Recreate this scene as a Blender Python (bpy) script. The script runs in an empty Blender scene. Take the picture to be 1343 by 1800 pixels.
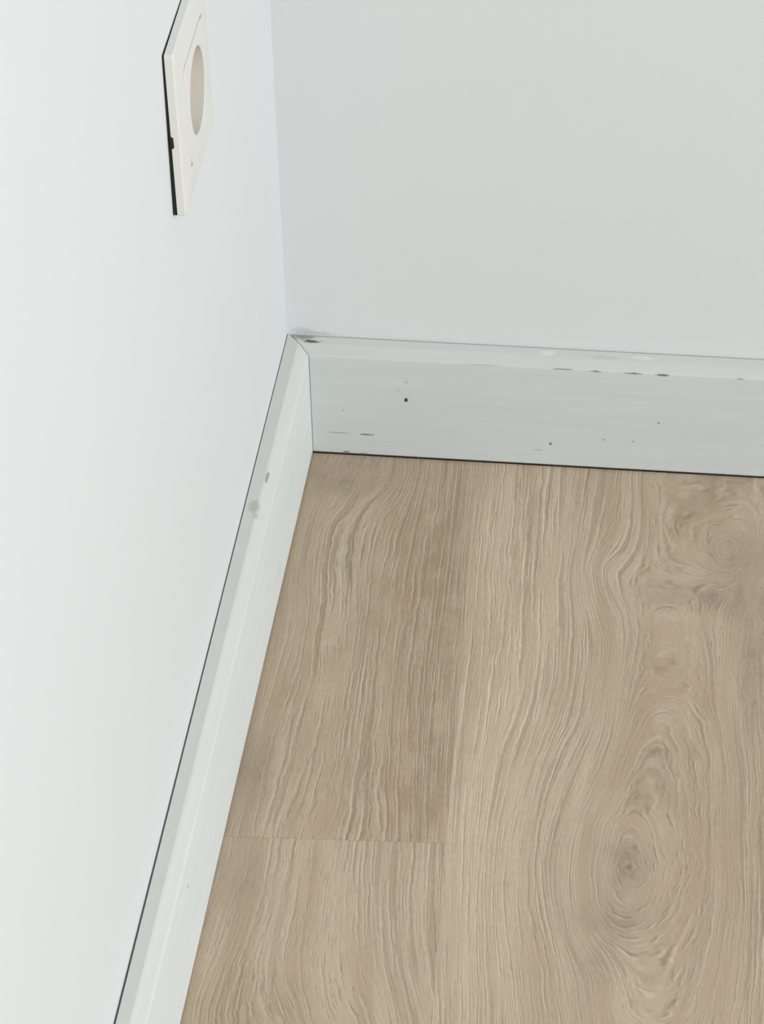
import bpy, bmesh, math, random
from mathutils import Vector, Matrix
import numpy as np

C = bpy.context.scene.collection
SC = bpy.context.scene

# ---------------------------------------------------------------- camera
cam_data = bpy.data.cameras.new('camera')
cam = bpy.data.objects.new('camera', cam_data); C.objects.link(cam)
cam_data.sensor_fit = 'HORIZONTAL'; cam_data.sensor_width = 36.0
cam_data.lens = 36.0*6290.3/1343.0
cam_data.clip_start = 0.02
cam.location = (0.281554, -1.561365, 1.156777)
cam.rotation_euler = (0.919247, 0.0257929, 0.1293532)
SC.camera = cam

# ---------------------------------------------------------------- world, light, exposure
W = bpy.data.worlds.new('world'); SC.world = W; W.use_nodes = True
bg = W.node_tree.nodes['Background']
bg.inputs[0].default_value = (0.80, 0.90, 1.0, 1); bg.inputs[1].default_value = 1.0
RX, RY, RZ = 3.8, -4.3, 2.5            # room: x 0..RX, y RY..0, z 0..RZ
WIN = (-3.6, -1.2, 0.06, 2.2)           # window opening in the right wall: y0, y1, z0, z1

def area(name, loc, rot, sx, sy, power, col):
    d = bpy.data.lights.new(name, 'AREA'); d.shape = 'RECTANGLE'; d.size = sx; d.size_y = sy
    d.energy = power; d.color = col
    o = bpy.data.objects.new(name, d); C.objects.link(o); o.location = loc; o.rotation_euler = rot
    return o
area('window_daylight', (RX-0.02, (WIN[0]+WIN[1])/2, (WIN[2]+WIN[3])/2), (0, math.radians(90), 0),
     WIN[3]-WIN[2], WIN[1]-WIN[0], 91.5, (0.893, 0.955, 1.0))
SC.view_settings.view_transform = 'Standard'
SC.view_settings.look = 'None'
SC.view_settings.exposure = 0.0
SC.view_settings.gamma = 1.0
SC.view_settings.use_curve_mapping = False

# ---------------------------------------------------------------- helpers
def link(name, bm, mat, parent=None, smooth=False):
    me = bpy.data.meshes.new(name); bm.normal_update(); bm.to_mesh(me); bm.free()
    o = bpy.data.objects.new(name, me); C.objects.link(o)
    if mat: me.materials.append(mat)
    if smooth:
        for p in me.polygons: p.use_smooth = True
    if parent: o.parent = parent
    return o

def box(bm, x0, x1, y0, y1, z0, z1):
    v = [bm.verts.new(p) for p in ((x0,y0,z0),(x1,y0,z0),(x1,y1,z0),(x0,y1,z0),(x0,y0,z1),(x1,y0,z1),(x1,y1,z1),(x0,y1,z1))]
    for f in ((3,2,1,0),(4,5,6,7),(0,1,5,4),(1,2,6,5),(2,3,7,6),(3,0,4,7)): bm.faces.new([v[i] for i in f])

class NT:
    """small helper to write node expressions"""
    def __init__(self, name):
        self.m = bpy.data.materials.new(name); self.m.use_nodes = True
        self.t = self.m.node_tree; self.b = self.t.nodes['Principled BSDF']
    def n(self, typ): return self.t.nodes.new(typ)
    def put(self, sock, v):
        if hasattr(v, 'is_linked') or isinstance(v, bpy.types.NodeSocket): self.t.links.new(v, sock)
        else: sock.default_value = v
    def f(self, op, a, b=0.0, c=0.0, clamp=False):
        n = self.n('ShaderNodeMath'); n.operation = op; n.use_clamp = clamp
        for i, v in enumerate((a, b, c)): self.put(n.inputs[i], v)
        return n.outputs[0]
    def v(self, op, a, b=None):
        n = self.n('ShaderNodeVectorMath'); n.operation = op
        self.put(n.inputs[0], a)
        if b is not None: self.put(n.inputs[1], b)
        return n.outputs[1] if op == 'LENGTH' else n.outputs[0]
    def sep(self, a):
        n = self.n('ShaderNodeSeparateXYZ'); self.put(n.inputs[0], a); return n.outputs
    def comb(self, x, y, z):
        n = self.n('ShaderNodeCombineXYZ')
        for i, v in enumerate((x, y, z)): self.put(n.inputs[i], v)
        return n.outputs[0]
    def obj(self): return self.n('ShaderNodeTexCoord').outputs['Object']
    def attr(self, name):
        n = self.n('ShaderNodeAttribute'); n.attribute_name = name; return n.outputs['Fac']
    def noise(self, vec, scale=1.0, detail=2.0, rough=0.5, dist=0.0):
        n = self.n('ShaderNodeTexNoise'); self.put(n.inputs['Vector'], vec)
        n.inputs['Scale'].default_value = scale; n.inputs['Detail'].default_value = detail
        n.inputs['Roughness'].default_value = rough; n.inputs['Distortion'].default_value = dist
        return n.outputs[0]
    def step(self, x, a, b, lo=0.0, hi=1.0):
        n = self.n('ShaderNodeMapRange'); n.interpolation_type = 'SMOOTHSTEP'
        self.put(n.inputs[0], x); n.inputs[1].default_value = a; n.inputs[2].default_value = b
        n.inputs[3].default_value = lo; n.inputs[4].default_value = hi
        return n.outputs[0]
    def lin(self, x, a, b, lo, hi, clamp=True):
        n = self.n('ShaderNodeMapRange'); n.clamp = clamp
        self.put(n.inputs[0], x); n.inputs[1].default_value = a; n.inputs[2].default_value = b
        n.inputs[3].default_value = lo; n.inputs[4].default_value = hi
        return n.outputs[0]
    def mix(self, fac, a, b, mode='MIX'):
        n = self.n('ShaderNodeMix'); n.data_type = 'RGBA'; n.blend_type = mode
        self.put(n.inputs[0], fac)
        for i, v in ((6, a), (7, b)):
            if isinstance(v, tuple) and len(v) == 3: v = v + (1.0,)
            self.put(n.inputs[i], v)
        return n.outputs[2]
    def bump(self, h, strength, dist):
        n = self.n('ShaderNodeBump'); self.put(n.inputs['Height'], h)
        n.inputs['Strength'].default_value = strength; n.inputs['Distance'].default_value = dist
        self.t.links.new(n.outputs[0], self.b.inputs['Normal'])
    def done(self, col=None, rough=0.5, spec=0.5):
        if col is not None:
            if isinstance(col, tuple) and len(col) == 3: col = col + (1.0,)
            self.put(self.b.inputs['Base Color'], col)
        self.put(self.b.inputs['Roughness'], rough)
        self.put(self.b.inputs['Specular IOR Level'], spec)
        return self.m

def spots(nt, col, p, marks):
    """worn or dirty spots: (centre, radii, colour, strength), edges broken by noise"""
    nz = nt.noise(p, 900.0, 2.0)
    for c, r, k, s in marks:
        d = nt.v('LENGTH', nt.v('DIVIDE', nt.v('SUBTRACT', p, c), r))
        d = nt.f('ADD', d, nt.f('MULTIPLY', nt.f('SUBTRACT', nz, 0.5), 1.3))
        col = nt.mix(nt.step(d, 1.05, 0.5, 0.0, s), col, k)
    return col

# ---------------------------------------------------------------- materials
def mat_wall():
    t = NT('wall_paint'); p = t.obj()
    n = t.noise(p, 14.0, 3.0)
    col = t.mix(n, (0.785, 0.805, 0.81), (0.80, 0.815, 0.815))
    t.bump(t.noise(p, 420.0, 3.0), 0.05, 0.0004)
    return t.done(col, 0.75, 0.25)
def mat_wall_back():
    t = NT('wall_paint_with_corner_dirt'); p = t.obj()
    n = t.noise(p, 14.0, 3.0)
    col = t.mix(n, (0.785, 0.80, 0.80), (0.80, 0.81, 0.80))
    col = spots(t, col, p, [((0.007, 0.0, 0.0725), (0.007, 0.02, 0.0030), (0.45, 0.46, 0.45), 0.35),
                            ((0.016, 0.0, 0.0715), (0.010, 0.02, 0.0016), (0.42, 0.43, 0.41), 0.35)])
    t.bump(t.noise(p, 420.0, 3.0), 0.05, 0.0004)
    return t.done(col, 0.75, 0.25)

def board_base(name, along, k, dust_shade, ledge_shade):
    t = NT(name); p = t.obj(); s = t.sep(p)
    a = s[along]
    n = t.noise(t.comb(t.f('MULTIPLY', a, 9.0), t.f('MULTIPLY', s[2], 220.0), t.f('MULTIPLY', s[1-along], 220.0)), 1.0, 3.0, 0.6)
    col = t.mix(t.step(n, 0.3, 0.75), tuple(k*c for c in (0.665, 0.69, 0.675)), tuple(k*c for c in (0.70, 0.72, 0.715)))
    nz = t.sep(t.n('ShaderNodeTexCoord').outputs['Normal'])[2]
    col = t.mix(t.f('MULTIPLY', t.step(nz, 0.6, 0.75), 0.9), col, ledge_shade, 'MULTIPLY')  # upward faces darkened in colour to offset the light from above
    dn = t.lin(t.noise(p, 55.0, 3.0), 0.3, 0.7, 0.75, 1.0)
    col = t.mix(t.f('MULTIPLY', t.step(nz, 0.90, 0.95), dn), col, tuple(d*c for d, c in zip(dust_shade, (0.64, 0.625, 0.585))))  # top dust, its tone also set per board to offset that light
    return t, p, s, col
def mat_board_back():
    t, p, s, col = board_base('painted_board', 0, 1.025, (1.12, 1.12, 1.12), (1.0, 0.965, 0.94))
    g = (0.16, 0.17, 0.16); lg = (0.36, 0.38, 0.37)
    y = -0.012
    col = spots(t, col, p, [
        ((0.0640, y, 0.0393), (0.0013, .02, 0.0017), (0.05, 0.05, 0.05), 1.0),
        ((0.1419, y, 0.0155), (0.0010, .02, 0.0010), g, 1.0),
        ((0.0262, y, 0.0150), (0.0085, .02, 0.0005), lg, 0.75),
        ((0.0421, y, 0.0148), (0.0045, .02, 0.0007), g, 0.85),
        ((0.0304, y, 0.0024), (0.0022, .02, 0.0008), g, 0.8),
        ((0.0401, y, 0.0022), (0.0030, .02, 0.0006), lg, 0.7),
        ((0.1704, y, 0.0202), (0.0010, .02, 0.0006), lg, 0.9),
        ((0.1860, y, 0.0201), (0.0009, .02, 0.0007), lg, 0.9),
        ((0.1997, y, 0.0331), (0.0008, .02, 0.0008), g, 0.7),
        ((0.0599, y, 0.0454), (0.0014, .02, 0.0007), lg, 0.5),
        ((0.0643, y, 0.0509), (0.0014, .02, 0.0007), lg, 0.55),
        ((0.1349, y, 0.0109), (0.0030, .02, 0.0006), lg, 0.5),
        ((0.0295, y, 0.0302), (0.0007, .02, 0.0010), lg, 0.5),
        ((0.1480, y, 0.0648), (0.0070, .02, 0.0005), g, 0.6),
        ((0.1657, y, 0.0646), (0.0040, .02, 0.0006), g, 0.7),
        ((0.1856, y, 0.0646), (0.0060, .02, 0.0006), g, 0.8),
        ((0.2012, y, 0.0645), (0.0040, .02, 0.0008), g, 0.95),
        ((0.2420, y, 0.0646), (0.0030, .02, 0.0006), g, 0.5),
        ((0.1050, y, 0.0648), (0.0120, .02, 0.0004), lg, 0.5),
        ((0.1394, -0.004, 0.069), (0.0050, .0022, 0.01), (0.80, 0.82, 0.80), 0.9),
        ((0.1695, -0.005, 0.069), (0.0090, .0015, 0.01), (0.50, 0.53, 0.48), 0.35),
        ((0.1900, -0.004, 0.069), (0.0080, .0015, 0.01), (0.80, 0.82, 0.80), 0.8),
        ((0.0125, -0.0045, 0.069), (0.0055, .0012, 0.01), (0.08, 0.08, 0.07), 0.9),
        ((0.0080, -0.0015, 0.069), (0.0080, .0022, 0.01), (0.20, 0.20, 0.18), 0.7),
    ])
    t.bump(t.noise(p, 260.0, 3.0), 0.04, 0.0005)
    return t.done(col, 0.6, 0.18)
def mat_board_left():
    t, p, s, col = board_base('painted_board_streaked_lit', 1, 1.17, (1.05, 1.06, 1.05), (0.945, 0.915, 0.895))  # same paint, lightened to put the stronger side light into the colour
    x = 0.006
    col = spots(t, col, p, [
        ((0.0040, -0.1520, .069), (0.0035, 0.0060, .01), (0.45, 0.43, 0.31), 0.6),
        ((0.0058, -0.1590, .069), (0.0016, 0.0030, .01), (0.45, 0.42, 0.30), 0.4),
        ((0.0066, -0.1260, .069), (0.0010, 0.0060, .01), (0.30, 0.31, 0.30), 0.8),
        ((0.0120, -0.4083, .0493), (0.02, 0.0008, .0018), (0.25, 0.25, 0.25), 1.0),
        ((0.0120, -0.0842, .0405), (0.02, 0.0010, .0020), (0.45, 0.47, 0.47), 0.7),
        ((0.0120, -0.1330, .0148), (0.02, 0.0012, .0050), (0.52, 0.50, 0.44), 0.6),
    ])
    t.bump(t.noise(p, 260.0, 3.0), 0.04, 0.0005)
    return t.done(col, 0.6, 0.18)

def mat_wood():
    t = NT('oak_laminate'); p = t.obj(); s = t.sep(p)
    v = t.f('MULTIPLY', s[1], -1.0)
    psi = t.attr('grain'); tone = t.attr('tone'); warm = t.attr('warm'); seed = t.attr('seed'); strong = t.attr('line')
    useed = t.f('ADD', seed, t.f('MULTIPLY', s[0], 50.0))
    # small wobble of the grain lines
    wob = t.noise(t.comb(t.f('MULTIPLY', psi, 90.0), t.f('MULTIPLY', v, 55.0), seed), 1.0, 3.0, 0.6)
    g = t.f('ADD', psi, t.f('MULTIPLY', t.f('SUBTRACT', wob, 0.5), 0.0022))
    def streak(gg, kx, kv, detail, rough, off=0.0):
        return t.noise(t.comb(t.f('MULTIPLY', gg, kx), t.f('MULTIPLY', v, kv), t.f('ADD', useed, off)), 1.0, detail, rough)
    broad = streak(g, 75.0, 4.0, 2.0, 0.5)
    mid = streak(g, 800.0, 13.0, 2.0, 0.6, 3.0)
    fine = streak(g, 1500.0, 70.0, 2.0, 0.65, 7.0)
    gl = t.f('ADD', g, 0.0004)  # shifted copies paint a pale lit edge beside each dark line
    midl = streak(gl, 800.0, 13.0, 2.0, 0.6, 3.0)
    finel = streak(t.f('ADD', g, 0.0003), 1500.0, 70.0, 2.0, 0.65, 7.0)
    dark = t.step(mid, 0.50, 0.68); light = t.step(midl, 0.50, 0.66)
    pore = t.step(fine, 0.52, 0.72); porel = t.step(finel, 0.52, 0.72)
    bold = t.noise(t.comb(t.f('MULTIPLY', g, 420.0), t.f('MULTIPLY', v, 6.0), t.f('ADD', useed, 17.0)), 1.0, 1.0, 0.5)
    boldl = t.noise(t.comb(t.f('MULTIPLY', t.f('ADD', g, 0.0006), 420.0), t.f('MULTIPLY', v, 6.0), t.f('ADD', useed, 17.0)), 1.0, 1.0, 0.5)
    bd = t.f('MULTIPLY', t.step(bold, 0.57, 0.66), strong); bl = t.f('MULTIPLY', t.step(boldl, 0.57, 0.66), strong)
    patch = t.noise(t.comb(t.f('MULTIPLY', s[0], 38.0), t.f('MULTIPLY', v, 13.0), t.f('ADD', seed, 11.0)), 1.0, 3.0, 0.55)
    grit = t.noise(t.comb(t.f('MULTIPLY', s[0], 700.0), t.f('MULTIPLY', v, 260.0), seed), 1.0, 2.0, 0.6)
    base = t.mix(t.step(broad, 0.35, 0.65), WOOD['a'], WOOD['b'])
    base = t.mix(t.step(patch, 0.35, 0.70, 0.0, 0.55), base, WOOD['c'])
    blot = t.noise(t.comb(t.f('MULTIPLY', s[0], 110.0), t.f('MULTIPLY', v, 50.0), seed), 1.0, 4.0, 0.6)
    warm = t.f('MULTIPLY', warm, t.lin(blot, 0.35, 0.65, 0.35, 1.45))
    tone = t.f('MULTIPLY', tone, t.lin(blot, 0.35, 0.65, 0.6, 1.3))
    hue = t.noise(t.comb(t.f('MULTIPLY', psi, 260.0), t.f('MULTIPLY', v, 30.0), t.f('ADD', seed, 5.0)), 1.0, 3.0, 0.6)
    base = t.mix(t.step(hue, 0.45, 0.75, 0.0, 0.22), base, WOOD['olive'])
    base = t.mix(t.lin(warm, 0.0, 1.0, 0.0, 1.0), base, WOOD['warm'])
    base = t.mix(t.lin(warm, 0.0, -1.0, 0.0, 1.0), base, WOOD['grey'])
    base = t.mix(t.f('MULTIPLY', t.f('MULTIPLY', light, 0.60), strong), base, WOOD['light'])
    base = t.mix(t.f('MULTIPLY', t.f('MULTIPLY', dark, 0.60), strong), base, WOOD['dark'])
    base = t.mix(t.f('MULTIPLY', bl, 0.45), base, WOOD['light'])
    base = t.mix(t.f('MULTIPLY', bd, 0.55), base, WOOD['dark'])
    base = t.mix(t.f('MULTIPLY', porel, 0.42), base, WOOD['light'])
    base = t.mix(t.f('MULTIPLY', pore, 0.52), base, WOOD['dark'])
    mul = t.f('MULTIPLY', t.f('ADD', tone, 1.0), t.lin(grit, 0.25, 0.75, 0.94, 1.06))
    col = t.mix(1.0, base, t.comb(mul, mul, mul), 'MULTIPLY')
    h = t.f('ADD', t.f('MULTIPLY', t.f('MULTIPLY', dark, strong), -0.7), t.f('MULTIPLY', pore, -0.5))
    t.bump(h, 0.15, 0.0003)
    return t.done(col, 0.5, 0.22)
WOOD = dict(a=(0.53,0.394,0.272), b=(0.65,0.508,0.372), c=(0.582,0.445,0.322), warm=(0.49,0.352,0.228), grey=(0.415,0.335,0.25),
            olive=(0.50,0.42,0.27), light=(0.79,0.665,0.51), dark=(0.30,0.228,0.155))

def plain(name, col, rough=0.5, spec=0.5, bump=None):
    t = NT(name); p = t.obj()
    n = t.noise(p, 60.0, 2.0)
    c2 = tuple(min(1.0, k*1.03) for k in col)
    c = t.mix(n, col, c2)
    if bump: t.bump(t.noise(p, bump, 2.0), 0.05, 0.0003)
    return t.done(c, rough, spec)

M_wall = mat_wall(); M_wall_back = mat_wall_back()
M_bb = mat_board_back(); M_bl = mat_board_left(); M_wood = mat_wood()
M_under = plain('dark_underlay', (0.05, 0.045, 0.04), 0.9, 0.1)
M_ceil = plain('ceiling_paint', (0.84, 0.84, 0.83), 0.8, 0.2)
M_frame = plain('window_frame_paint', (0.80, 0.80, 0.79), 0.4, 0.5)

# ---------------------------------------------------------------- room shell
AL = 0.00718424                              # the left wall is 0.4 degrees off square
WX = -0.0012                                 # wall surface in the left wall's own frame
SY, SZ, SH = -0.2336, 0.3592, 0.030          # socket box: centre y, centre z, half size of the hole
def structure(o): o['kind'] = 'structure'; return o

# left wall with the square hole of the flush box behind the socket
bm = bmesh.new()
y0, y1 = RY-0.15, -0.00002
for a, b, c, d in ((y0, SY-SH, -0.008, RZ), (SY+SH, y1, -0.008, RZ), (SY-SH, SY+SH, -0.008, SZ-SH), (SY-SH, SY+SH, SZ+SH, RZ)):
    box(bm, -0.15, WX, a, b, c, d)
box(bm, -0.15, -0.05, SY-SH, SY+SH, SZ-SH, SZ+SH)
wl = structure(link('wall_left', bm, M_wall)); wl.rotation_euler.z = AL
bm = bmesh.new(); box(bm, -0.16, RX+0.15, 0.0, 0.15, -0.008, RZ); structure(link('wall_back', bm, M_wall_back))
bm = bmesh.new(); box(bm, 0.03, RX+0.15, RY-0.15, RY, -0.008, RZ); structure(link('wall_front', bm, M_wall))
bm = bmesh.new()
for a, b, c, d in ((RY, WIN[0], -0.008, RZ), (WIN[1], 0.0, -0.008, RZ), (WIN[0], WIN[1], -0.008, WIN[2]), (WIN[0], WIN[1], WIN[3], RZ)):
    box(bm, RX, RX+0.15, a, b, c, d)
structure(link('wall_right', bm, M_wall))
bm = bmesh.new(); box(bm, -0.15, RX+0.15, RY-0.15, 0.15, RZ, RZ+0.1); structure(link('ceiling', bm, M_ceil))
# window: a white two-sash frame in the opening of the right wall
bm = bmesh.new(); e = 0.05
ym = (WIN[0]+WIN[1])/2
for a, b, c, d in ((WIN[0], WIN[0]+e, WIN[2], WIN[3]), (WIN[1]-e, WIN[1], WIN[2], WIN[3]), (ym-e, ym+e, WIN[2]+e, WIN[3]-e),
                   (WIN[0]+e, WIN[1]-e, WIN[2], WIN[2]+e), (WIN[0]+e, WIN[1]-e, WIN[3]-e, WIN[3])):
    box(bm, RX+0.04, RX+0.10, a, b, c, d)
structure(link('window_1', bm, M_frame))

# ---------------------------------------------------------------- floor: laminate planks laid 3.3 degrees off the walls
PHI = 0.058; TH = 0.008; PW = 0.193; SEAM = 0.1015; JOINT = 0.3214
bm = bmesh.new(); box(bm, -0.16, RX+0.15, RY-0.15, 0.15, -TH-0.03, -TH)
floor = structure(link('floor', bm, M_under))

B = [
  (98, [(100, 23), (99, 98), (100, 161), (100, 223), (101, 276), (102, 322), (104, 366), (108, 440)]),
  (118, [(127, 24), (126, 98), (127, 160), (125, 222), (120, 269), (118, 321), (119, 365), (124, 440)]),
  (136, [(152, 25), (151, 78), (150, 126), (152, 162), (152, 201), (147, 235), (140, 268), (136, 297), (133, 328), (133, 355), (136, 385), (140, 413), (143, 439)]),
  (145, [(162, 26), (159, 77), (157, 115), (160, 151), (159, 194), (156, 228), (149, 254), (144, 281), (141, 309), (140, 337), (140, 364), (145, 399), (149, 439)]),
  (155, [(172, 28), (168, 69), (162, 107), (165, 133), (172, 165), (172, 193), (168, 234), (159, 267), (152, 296), (149, 324), (150, 352), (155, 378), (160, 406), (164, 438)]),
  (168, [(185, 30), (185, 65), (182, 88), (173, 101), (171, 114), (174, 129), (180, 147), (181, 172), (178, 206), (176, 240), (169, 273), (162, 302), (158, 327), (158, 354), (162, 383), (169, 406), (173, 438)]),
  (178, [(195, 29), (197, 76), (196, 110), (199, 122), (206, 128), (218, 124), (229, 116)]),
  (178, [(190, 139), (192, 161), (188, 199), (183, 240), (176, 273), (167, 299), (164, 327), (165, 354), (168, 377), (179, 403), (184, 437)]),
  (186, [(204, 216), (197, 223), (189, 246), (181, 279), (173, 305), (170, 333), (170, 357), (176, 380), (190, 394), (204, 390), (214, 370), (220, 333), (221, 303), (219, 271), (215, 239), (209, 220)]),
  (181, [(203, 140), (204, 165), (204, 185), (204, 196), (204, 206)]),
  (180, [(215, 140), (216, 160), (217, 180), (219, 200), (222, 214)]),
  (193, [(190, 282), (180, 308), (177, 335), (181, 359), (190, 365), (200, 355), (204, 331), (199, 304), (192, 285)]),
  (199, [(188, 336)]),
  (178, [(227, 184), (227, 211), (231, 241), (233, 270), (232, 315), (232, 360), (227, 398), (220, 435)]),
  (168, [(241, 141), (236, 190), (237, 234), (240, 270), (239, 314), (239, 360), (237, 403), (233, 435)]),
  (158, [(255, 122), (249, 176), (249, 217), (251, 270), (250, 314), (250, 359), (248, 402), (246, 434)]),
  (190, [(235, 90)]),
  (185, [(222, 86), (234, 71), (248, 85), (238, 106)]),
  (181, [(208, 44), (208, 94), (222, 40)]),
]
A1 = [
  (72, [(76, 22), (75, 61), (73, 103), (73, 148), (72, 190), (73, 238), (75, 277), (79, 320)]),
  (85, [(91, 23), (89, 99), (88, 161), (88, 224), (89, 276), (91, 319)]),
  (98, [(100, 23), (99, 98), (100, 161), (100, 223), (101, 276), (102, 322)]),
  (62, [(70, 30), (63, 73), (59, 119), (58, 162), (58, 211), (58, 252), (57, 284), (56, 321)]),
  (50, [(56, 38), (44, 62), (39, 86), (39, 116), (42, 149), (42, 174), (41, 212), (40, 239), (39, 272), (37, 301), (34, 322)]),
  (40, [(33, 47), (23, 75), (22, 105), (24, 149), (24, 174), (25, 213), (22, 253), (18, 286), (15, 321)]),
  (30, [(16, 48), (13, 83), (12, 117), (16, 146), (16, 171), (12, 206), (8, 241), (5, 274), (4, 321)]),
  (18, [(10, 60), (8, 110), (5, 168), (2, 227), (-1, 274), (-4, 319)]),
]
A2 = [
  (12, [(2, 326), (0, 361), (-5, 400), (-9, 446)]),
  (24, [(13, 326), (11, 370), (6, 408), (2, 445)]),
  (36, [(32, 325), (30, 369), (28, 401), (31, 424), (40, 444)]),
  (50, [(48, 324), (48, 368), (48, 397), (51, 422), (56, 442)]),
  (62, [(63, 323), (64, 358), (67, 390), (73, 416), (80, 441)]),
  (78, [(82, 323), (83, 366), (86, 395), (91, 421), (96, 441)]),
  (92, [(99, 322), (100, 366), (104, 403), (108, 440)]),
]

LINES = {'B': B, 'A1': A1, 'A2': A2}
VS = 0.55
def rbf(lines):
    pts = []; val = []
    for w, ps in lines:
        dense = []
        for i, q in enumerate(ps):
            dense.append(q)
            if i+1 < len(ps):
                r = ps[i+1]; dense.append(((q[0]+r[0])/2, (q[1]+r[1])/2))
        for q in (dense if len(ps) > 4 else ps):
            pts.append((q[0], q[1]*VS)); val.append(w)
    P = np.array(pts, float)/100.0; V = np.array(val, float)/1000.0
    n = len(P)
    d = np.linalg.norm(P[:, None]-P[None], axis=2)
    K = np.where(d > 0, d**2*np.log(d+1e-12), 0)+np.eye(n)*0.004
    A = np.zeros((n+3, n+3)); A[:n, :n] = K; A[:n, n] = 1; A[:n, n+1:] = P; A[n, :n] = 1; A[n+1:, :n] = P.T
    c = np.linalg.solve(A, np.concatenate([V, [0, 0, 0]]))
    def ev(Q):
        Q = np.array(Q, float)*np.array([1.0, VS])/100.0
        d = np.linalg.norm(Q[:, None]-P[None], axis=2)
        K = np.where(d > 0, d**2*np.log(d+1e-12), 0)
        return K@c[:n]+c[n]+Q@c[n+1:]
    return ev
# wood figure and painted corner shade in the planks, in millimetres: (plank, u, v, ru, rv, tone, warm)
FIG_SHADE = [
 ('B',187,332,11,20,-.07,-.65), ('B',188,337,2,3.2,-.22,-.3), ('B',184,369,19,11,-.05,-.45), ('B',179,391,12,15,-.04,-.4),
 ('B',191,280,1.6,11,-.22,-.5), ('B',204,223,9,7,-.06,-.5), ('B',238,92,14,15,-.08,-.6), ('B',226,130,30,12,-.09,-.8),
 ('B',248,190,8,50,-.06,-.6), ('B',126,130,28,160,.19,-.25), ('B',114,290,16,80,.17,-.22), ('B',118,420,14,60,.08,-.1), ('B',213,64,15,40,-.04,.55),
 ('B',207,185,22,38,-.02,.45), ('B',205,255,14,40,-.03,.4), ('B',215,300,10,40,-.02,.3), ('B',236,300,10,70,-.02,.25), ('B',125,400,18,50,.05,-.1),
 ('A1',90,190,13,150,-.06,.5), ('A1',30,32,30,16,-.10,-.55), ('A1',6,274,14,26,-.08,-.5), ('A1',8,150,12,26,-.05,-.1), ('A1',76,92,19,70,-.06,.75),  # the A1 blotch by the corner carries painted corner shade
 ('A1',73,284,32,45,-.03,.7), ('A1',50,180,30,60,-.03,.35), ('A1',20,220,10,40,-.03,.3), ('A1',45,110,12,40,-.05,-.25),
 ('A2',20,435,22,30,-.04,.55), ('A2',5,350,12,30,-.04,-.45), ('A2',60,380,40,50,.03,-.12),
]
CALM = [('B',196,320,24,85,.55), ('B',236,75,30,46,.8), ('B',206,203,22,22,.5), ('B',196,426,26,22,.5), ('B',212,140,26,24,.5), ('A1',25,34,26,18,.6), ('A1',5,180,12,70,.4), ('A2',40,390,45,70,.45), ('B',222,320,14,100,.45), ('B',206,160,20,36,.5)]   # calmer figure without clear lines
def dressing(me, key, seed, off):
    n = len(me.vertices)
    co = np.zeros(n*3); me.vertices.foreach_get('co', co); co = co.reshape(n, 3)
    u = co[:, 0]*1000; v = -co[:, 1]*1000
    tone = np.zeros(n); warm = np.zeros(n); line = np.ones(n)
    if key in LINES:
        psi = rbf(LINES[key])(np.stack([u, v], 1))
        for k, cu, cv, ru, rv, tn, wm in FIG_SHADE:
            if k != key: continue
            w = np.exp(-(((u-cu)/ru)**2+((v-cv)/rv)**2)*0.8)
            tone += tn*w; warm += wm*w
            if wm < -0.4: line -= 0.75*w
        for k, cu, cv, ru, rv, am in CALM:
            if k == key: line -= am*np.exp(-(((u-cu)/ru)**2+((v-cv)/rv)**2)*0.8)
    else:
        psi = (u+off*30)/1000.0+0.01*np.sin(v/170.0+off)
        warm += 0.4*math.sin(off*2.1); tone += 0.03*math.sin(off*3.7)
    for nm, a in (('grain', psi), ('tone', tone), ('warm', warm), ('line', np.clip(line, 0.12, 1)), ('seed', np.full(n, seed))):
        me.attributes.new(nm, 'FLOAT', 'POINT').data.foreach_set('value', a.astype(np.float32))

RINV = Matrix.Rotation(-PHI, 4, 'Z')
def plank(u0, u1, v0, v1, key, seed, off):
    """one board, cut to the room outline; local x = u, local y = -v"""
    bm = bmesh.new()
    if key in LINES: nu, nv = max(2, int((u1-u0)/0.0025)), max(2, int((min(v1, 0.52)-v0)/0.004))
    else: nu = nv = 1
    us = [u0+(u1-u0)*i/nu for i in range(nu+1)]
    vs = [v0+(v1-v0)*j/nv for j in range(nv+1)]
    if key in LINES and v1 > 0.52: vs = [v0+(0.52-v0)*j/nv for j in range(nv+1)]+[v1]
    gr = [[bm.verts.new((a, -b, 0)) for b in vs] for a in us]
    for i in range(len(us)-1):
        for j in range(len(vs)-1):
            bm.faces.new((gr[i][j], gr[i][j+1], gr[i+1][j+1], gr[i+1][j]))
    for co, no in (((0.0111, 0, 0), (-1, -0.0072, 0)), ((0, -0.0113, 0), (0, 1, 0)), ((RX-0.004, 0, 0), (1, 0, 0)), ((0, RY+0.004, 0), (0, -1, 0))):
        bmesh.ops.bisect_plane(bm, geom=bm.verts[:]+bm.edges[:]+bm.faces[:], dist=1e-6, plane_co=RINV@Vector(co), plane_no=RINV@Vector(no), clear_outer=True)
    if len(bm.faces) == 0: bm.free(); return
    top = bm.faces[:]
    if sum(f.calc_area() for f in top) < 0.0015: bm.free(); return
    bm.normal_update()
    edge = [e_ for e_ in bm.edges if e_.is_boundary]
    r = bmesh.ops.extrude_edge_only(bm, edges=edge)
    for g_ in r['geom']:
        if isinstance(g_, bmesh.types.BMVert): g_.co.z = -TH
    bmesh.ops.recalc_face_normals(bm, faces=bm.faces[:])
    if top[0].normal.z < 0: bmesh.ops.reverse_faces(bm, faces=bm.faces[:])
    o = link('plank', bm, M_wood, floor)
    o.rotation_euler.z = PHI
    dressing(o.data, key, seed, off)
    return o
G = 0.00001; GJ = 0.00006
plank(SEAM-PW+G, SEAM-G, -0.05, JOINT-GJ, 'A1', 1.3, 0)
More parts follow.
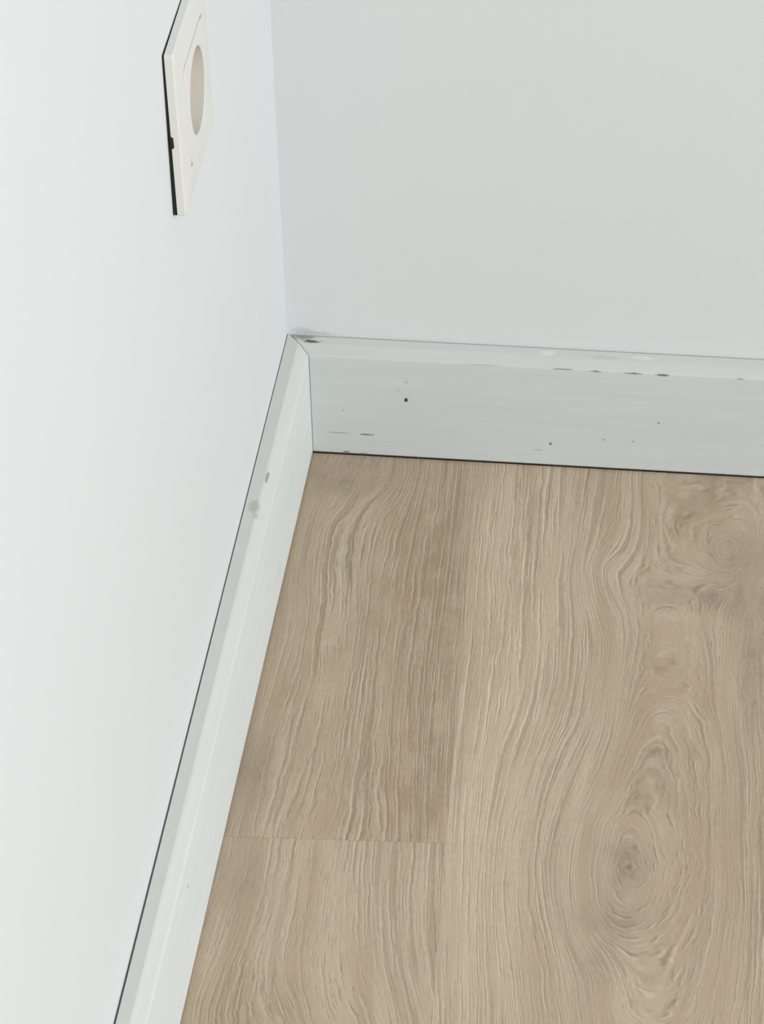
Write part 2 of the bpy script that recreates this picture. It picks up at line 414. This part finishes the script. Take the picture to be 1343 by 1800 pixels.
plank(SEAM-PW+G, SEAM-G, JOINT+GJ, JOINT+1.2, 'A2', 4.7, 0)
plank(SEAM+G, SEAM+PW-G, -0.05, 0.92, 'B', 8.1, 0)
rnd = random.Random(3)
k = 0
for col in range(-2, 19):
    u0 = SEAM+col*PW
    v = {-1: JOINT+1.2, 0: 0.92}.get(col, -0.9+0.31*((col*5) % 4))
    while v < 4.2:
        k += 1
        plank(u0+G, u0+PW-G, v+GJ, v+1.2-GJ, '', 10+k*3.1, k)
        v += 1.2

# ---------------------------------------------------------------- baseboards
H = 0.0700; TB = 0.0120; TL = 0.01182; GAPF = 0.0012
D1, C1, C2 = 0.00572, 0.00141, 0.00505
def profile(t, back):                       # (depth, height), from the wall side over the top to the foot
    return [(back, GAPF+0.0004), (back, H-0.0002), (back+0.0003, H),
            (t-D1-0.0006, H-C1+0.00020), (t-D1+0.0006, H-C1-0.00035),
            (t-0.0005, H-C2+0.00035), (t-0.0001, H-C2-0.0001), (t, H-C2-0.0007),
            (t, GAPF+0.0007), (t-0.0006, GAPF), (back+0.0004, GAPF)]
def extrude(bm, pr, f0, f1):
    a = [bm.verts.new(f0(d, z)) for d, z in pr]; b = [bm.verts.new(f1(d, z)) for d, z in pr]
    n = len(pr)
    for i in range(n): bm.faces.new((a[i], a[(i+1) % n], b[(i+1) % n], b[i]))
    bm.faces.new(a[::-1]); bm.faces.new(b)
    bmesh.ops.recalc_face_normals(bm, faces=bm.faces[:])
MG = 0.00045                                 # open mitre
bm = bmesh.new()
extrude(bm, profile(TB, 0.0007), lambda d, z: (d+MG, -d, z), lambda d, z: (RX-0.002, -d, z))
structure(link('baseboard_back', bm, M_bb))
bm = bmesh.new()
# the back of this board stands off the wall, more so further from the corner
prs = [(0.0, -0.0008), (-0.5, -0.0002), (-1.2, -0.0002), (RY+0.004, -0.0002)]
rings_ = []
for i, (yy, bk) in enumerate(prs):
    rings_.append([bm.verts.new((d, (-d-0.0001) if i == 0 else yy, z)) for d, z in profile(TL, bk)])
for a, b in zip(rings_, rings_[1:]):
    n = len(a)
    for i in range(n): bm.faces.new((a[i], a[(i+1) % n], b[(i+1) % n], b[i]))
bm.faces.new(rings_[0][::-1]); bm.faces.new(rings_[-1])
bmesh.ops.recalc_face_normals(bm, faces=bm.faces[:])
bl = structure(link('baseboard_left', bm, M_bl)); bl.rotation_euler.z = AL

# ---------------------------------------------------------------- wall socket
S = 0.875
M_ivory = plain('ivory_plastic', (0.80, 0.78, 0.73), 0.38, 0.5)
M_ivory_well = plain('ivory_plastic_well', (0.76, 0.70, 0.63), 0.45, 0.5)
M_gap_shade = plain('dark_gap_shade', (0.03, 0.026, 0.023), 0.8, 0.2)  # dark colour stands for the shade in the gap and notch
M_metal = plain('earth_clip_metal', (0.33, 0.31, 0.22), 0.35, 0.5)
M_hole = plain('pin_hole_dark', (0.02, 0.02, 0.02), 0.8, 0.2)
root = bpy.data.objects.new('wall_socket', None); C.objects.link(root)
root['label'] = 'ivory square power socket with round well, frame lifting off the left wall'
root['category'] = 'socket'
# local frame: x = out of the wall, y = along the wall (+ towards the corner), z = up; origin on the wall
HW = 0.0402                                  # half width of the frame
root.location = Matrix.Rotation(AL, 3, 'Z') @ Vector((WX, SY, SZ))
root.rotation_euler.z = AL
TZ, TY = 0.0165, 0.0130                       # frame turned: near edge out, lower edge out
GN = 0.00005
def face_x(y, z, x):                         # tilt: x grows towards the near edge (-y) and downwards
    return x + GN + (HW-y)*TZ*0.5*1.0 + (HW-z)*TY
def ring(bm, pts, x): return [bm.verts.new((face_x(y, z, x), y, z)) for y, z in pts]
def rsq(h, r, n=3, cy=0.0, cz=0.0):
    out = []
    for sx, sy, a0 in ((1, 1, 0), (-1, 1, 90), (-1, -1, 180), (1, -1, 270)):
        for i in range(n+1):
            a = math.radians(a0+90*i/n); out.append((cy+sx*(h-r)+r*math.cos(a), cz+sy*(h-r)+r*math.sin(a)))
    return out
def circ(r, n, cy=0.0, cz=0.0, a0=0.0): return [(cy+r*math.cos(2*math.pi*i/n+a0), cz+r*math.sin(2*math.pi*i/n+a0)) for i in range(n)]
def bridge(bm, a, b):
    n = len(a)
    for i in range(n): bm.faces.new((a[i], a[(i+1) % n], b[(i+1) % n], b[i]))
def finish(name, bm, mat, smooth=False):
    bmesh.ops.recalc_face_normals(bm, faces=bm.faces[:])
    return link(name, bm, mat, root, smooth)
HI = 0.0243                                  # half size of the insert
# frame: back edge, small foot, sloping side, rounded edge, face, step down to the insert
bm = bmesh.new()
N = 3
rs = [ring(bm, rsq(HW-0.0012, 0.0010, N), 0.0), ring(bm, rsq(HW, 0.0012, N), 0.0003), ring(bm, rsq(HW-0.0002, 0.0014, N), 0.0035),
      ring(bm, rsq(HW-0.0009, 0.0018, N), 0.0043), ring(bm, rsq(HI+0.0012, 0.0022, N), 0.0052), ring(bm, rsq(HI+0.0006, 0.0020, N), 0.0050), ring(bm, rsq(HI+0.0004, 0.0020, N), 0.0015),
      ring(bm, rsq(HI+0.0004, 0.0020, N), 0.0)]
for a, b in zip(rs, rs[1:]+rs[:1]): bridge(bm, a, b)
fr = finish('frame', bm, M_ivory)
# screwdriver notch in the near edge of the frame
nz = (0.4127-0.4105)*S
# insert: square with rounded corners, round hole
bm = bmesh.new()
NC = 48
def sq_ring(h, r, x):                        # square ring resampled to NC points so it bridges to the circle
    pts = []
    for i in range(NC):
        a = 2*math.pi*i/NC; c_, s_ = math.cos(a), math.sin(a); m = max(abs(c_), abs(s_))
        y, z = h*c_/m, h*s_/m
        # round the corners
        q = max(0.0, min(abs(y), abs(z))-(h-r)); 
        if q > 0: 
            dy, dz = abs(y)-(h-r), abs(z)-(h-r); l = math.hypot(dy, dz); sc_ = r/l if l > r else 1
            y = math.copysign((h-r)+dy*sc_, y); z = math.copysign((h-r)+dz*sc_, z)
        pts.append((y, z))
    return ring(bm, pts, x)
RW = 0.0194
i0 = sq_ring(HI, 0.004, 0.001); i1 = sq_ring(HI, 0.004, 0.0050); i2 = sq_ring(HI-0.0004, 0.004, 0.0055)
i3 = ring(bm, circ(RW+0.0006, NC), 0.0058); i4 = ring(bm, circ(RW, NC), 0.0054); i5 = ring(bm, circ(RW, NC), 0.001)
for a, b in ((i0, i1), (i1, i2), (i2, i3), (i3, i4), (i4, i5), (i5, i0)): bridge(bm, a, b)
finish('insert', bm, M_ivory)
# well: cylindrical wall and floor
bm = bmesh.new()
w0 = ring(bm, circ(RW-0.0001, NC), 0.0048); w1 = ring(bm, circ(RW-0.0006, NC), -0.011); w2 = ring(bm, circ(RW+0.0006, NC), -0.0125); w3 = ring(bm, circ(RW+0.0003, NC), 0.0009)
bridge(bm, w0, w1); bm.faces.new(w1); bridge(bm, w3, w0); bridge(bm, w2, w3); bm.faces.new(w2)
well = finish('well', bm, M_ivory_well)
# pin holes in the floor of the well
for sy in (-1, 1):
    bm = bmesh.new()
    a = ring(bm, circ(0.0027, 16, sy*0.0095), -0.0108); b = ring(bm, circ(0.0025, 16, sy*0.0095), -0.0109)
    bridge(bm, a, b); bm.faces.new(a); bm.faces.new(b)
    bmesh.ops.recalc_face_normals(bm, faces=bm.faces[:])
    link('pin_hole', bm, M_hole, well)
# earth clips on the rim of the well
for a_ in (math.radians(90), math.radians(-90)):
    bm = bmesh.new()
    yc, zc = (RW-0.0009)*math.cos(a_), (RW-0.0009)*math.sin(a_)
    ty, tz = -math.sin(a_), math.cos(a_); ny, nz_ = math.cos(a_), math.sin(a_)
    vs_ = []
    for x in (-0.0105, -0.0085, -0.006):
        k_ = {-0.0105: -0.0008, -0.0085: -0.0016, -0.006: -0.0006}[x]
        for s_ in (-1, 1):
            for d_ in (0.0, 0.0005):
                y = yc+ty*0.0016*s_+ny*(k_+d_); z = zc+tz*0.0016*s_+nz_*(k_+d_)
                vs_.append(bm.verts.new((face_x(y, z, x), y, z)))
    for q in (0, 4):
        for i, j in ((0, 1), (1, 3), (3, 2), (2, 0)): bm.faces.new((vs_[q+i], vs_[q+j], vs_[q+4+j], vs_[q+4+i]))
    bm.faces.new([vs_[i] for i in (0, 1, 3, 2)]); bm.faces.new([vs_[i] for i in (8, 9, 11, 10)])
    bmesh.ops.recalc_face_normals(bm, faces=bm.faces[:])
    cl = link('earth_clip', bm, M_metal, well); cl['label'] = 'small metal earth clip'
# dark filler added as painted shade in the wedge between frame and wall
bm = bmesh.new()
pts = rsq(HW-0.0004, 0.0008, 2); hole = rsq(HI+0.0002, 0.001, 2)
o0 = [bm.verts.new((0.00005, y, z)) for y, z in pts]; o1 = [bm.verts.new((face_x(y, z, 0.0)-0.00003, y, z)) for y, z in pts]
h0 = [bm.verts.new((0.00005, y, z)) for y, z in hole]; h1 = [bm.verts.new((face_x(y, z, 0.0)-0.00003, y, z)) for y, z in hole]
bridge(bm, o0, o1); bridge(bm, o1, h1); bridge(bm, h1, h0); bridge(bm, h0, o0)
mp = finish('gap_shade', bm, M_gap_shade); mp['label'] = 'dark filler added as gap shade behind the frame'
# screwdriver notch: a dark tongue that paints its shade into the edge of the frame
bm = bmesh.new()
zc = 0.0035-0.0062
x0 = face_x(-HW, zc, 0.0)
pp = [(x0-0.0002, zc-0.0036), (x0-0.0002, zc+0.0034), (x0+0.0012, zc+0.0026), (x0+0.0014, zc-0.0022)]
a = [bm.verts.new((x, -HW-0.00012, z)) for x, z in pp]; b = [bm.verts.new((x, -HW+0.0006, z)) for x, z in pp]
bridge(bm, a, b); bm.faces.new(a); bm.faces.new(b)
bmesh.ops.recalc_face_normals(bm, faces=bm.faces[:])
link('notch', bm, M_gap_shade, fr)
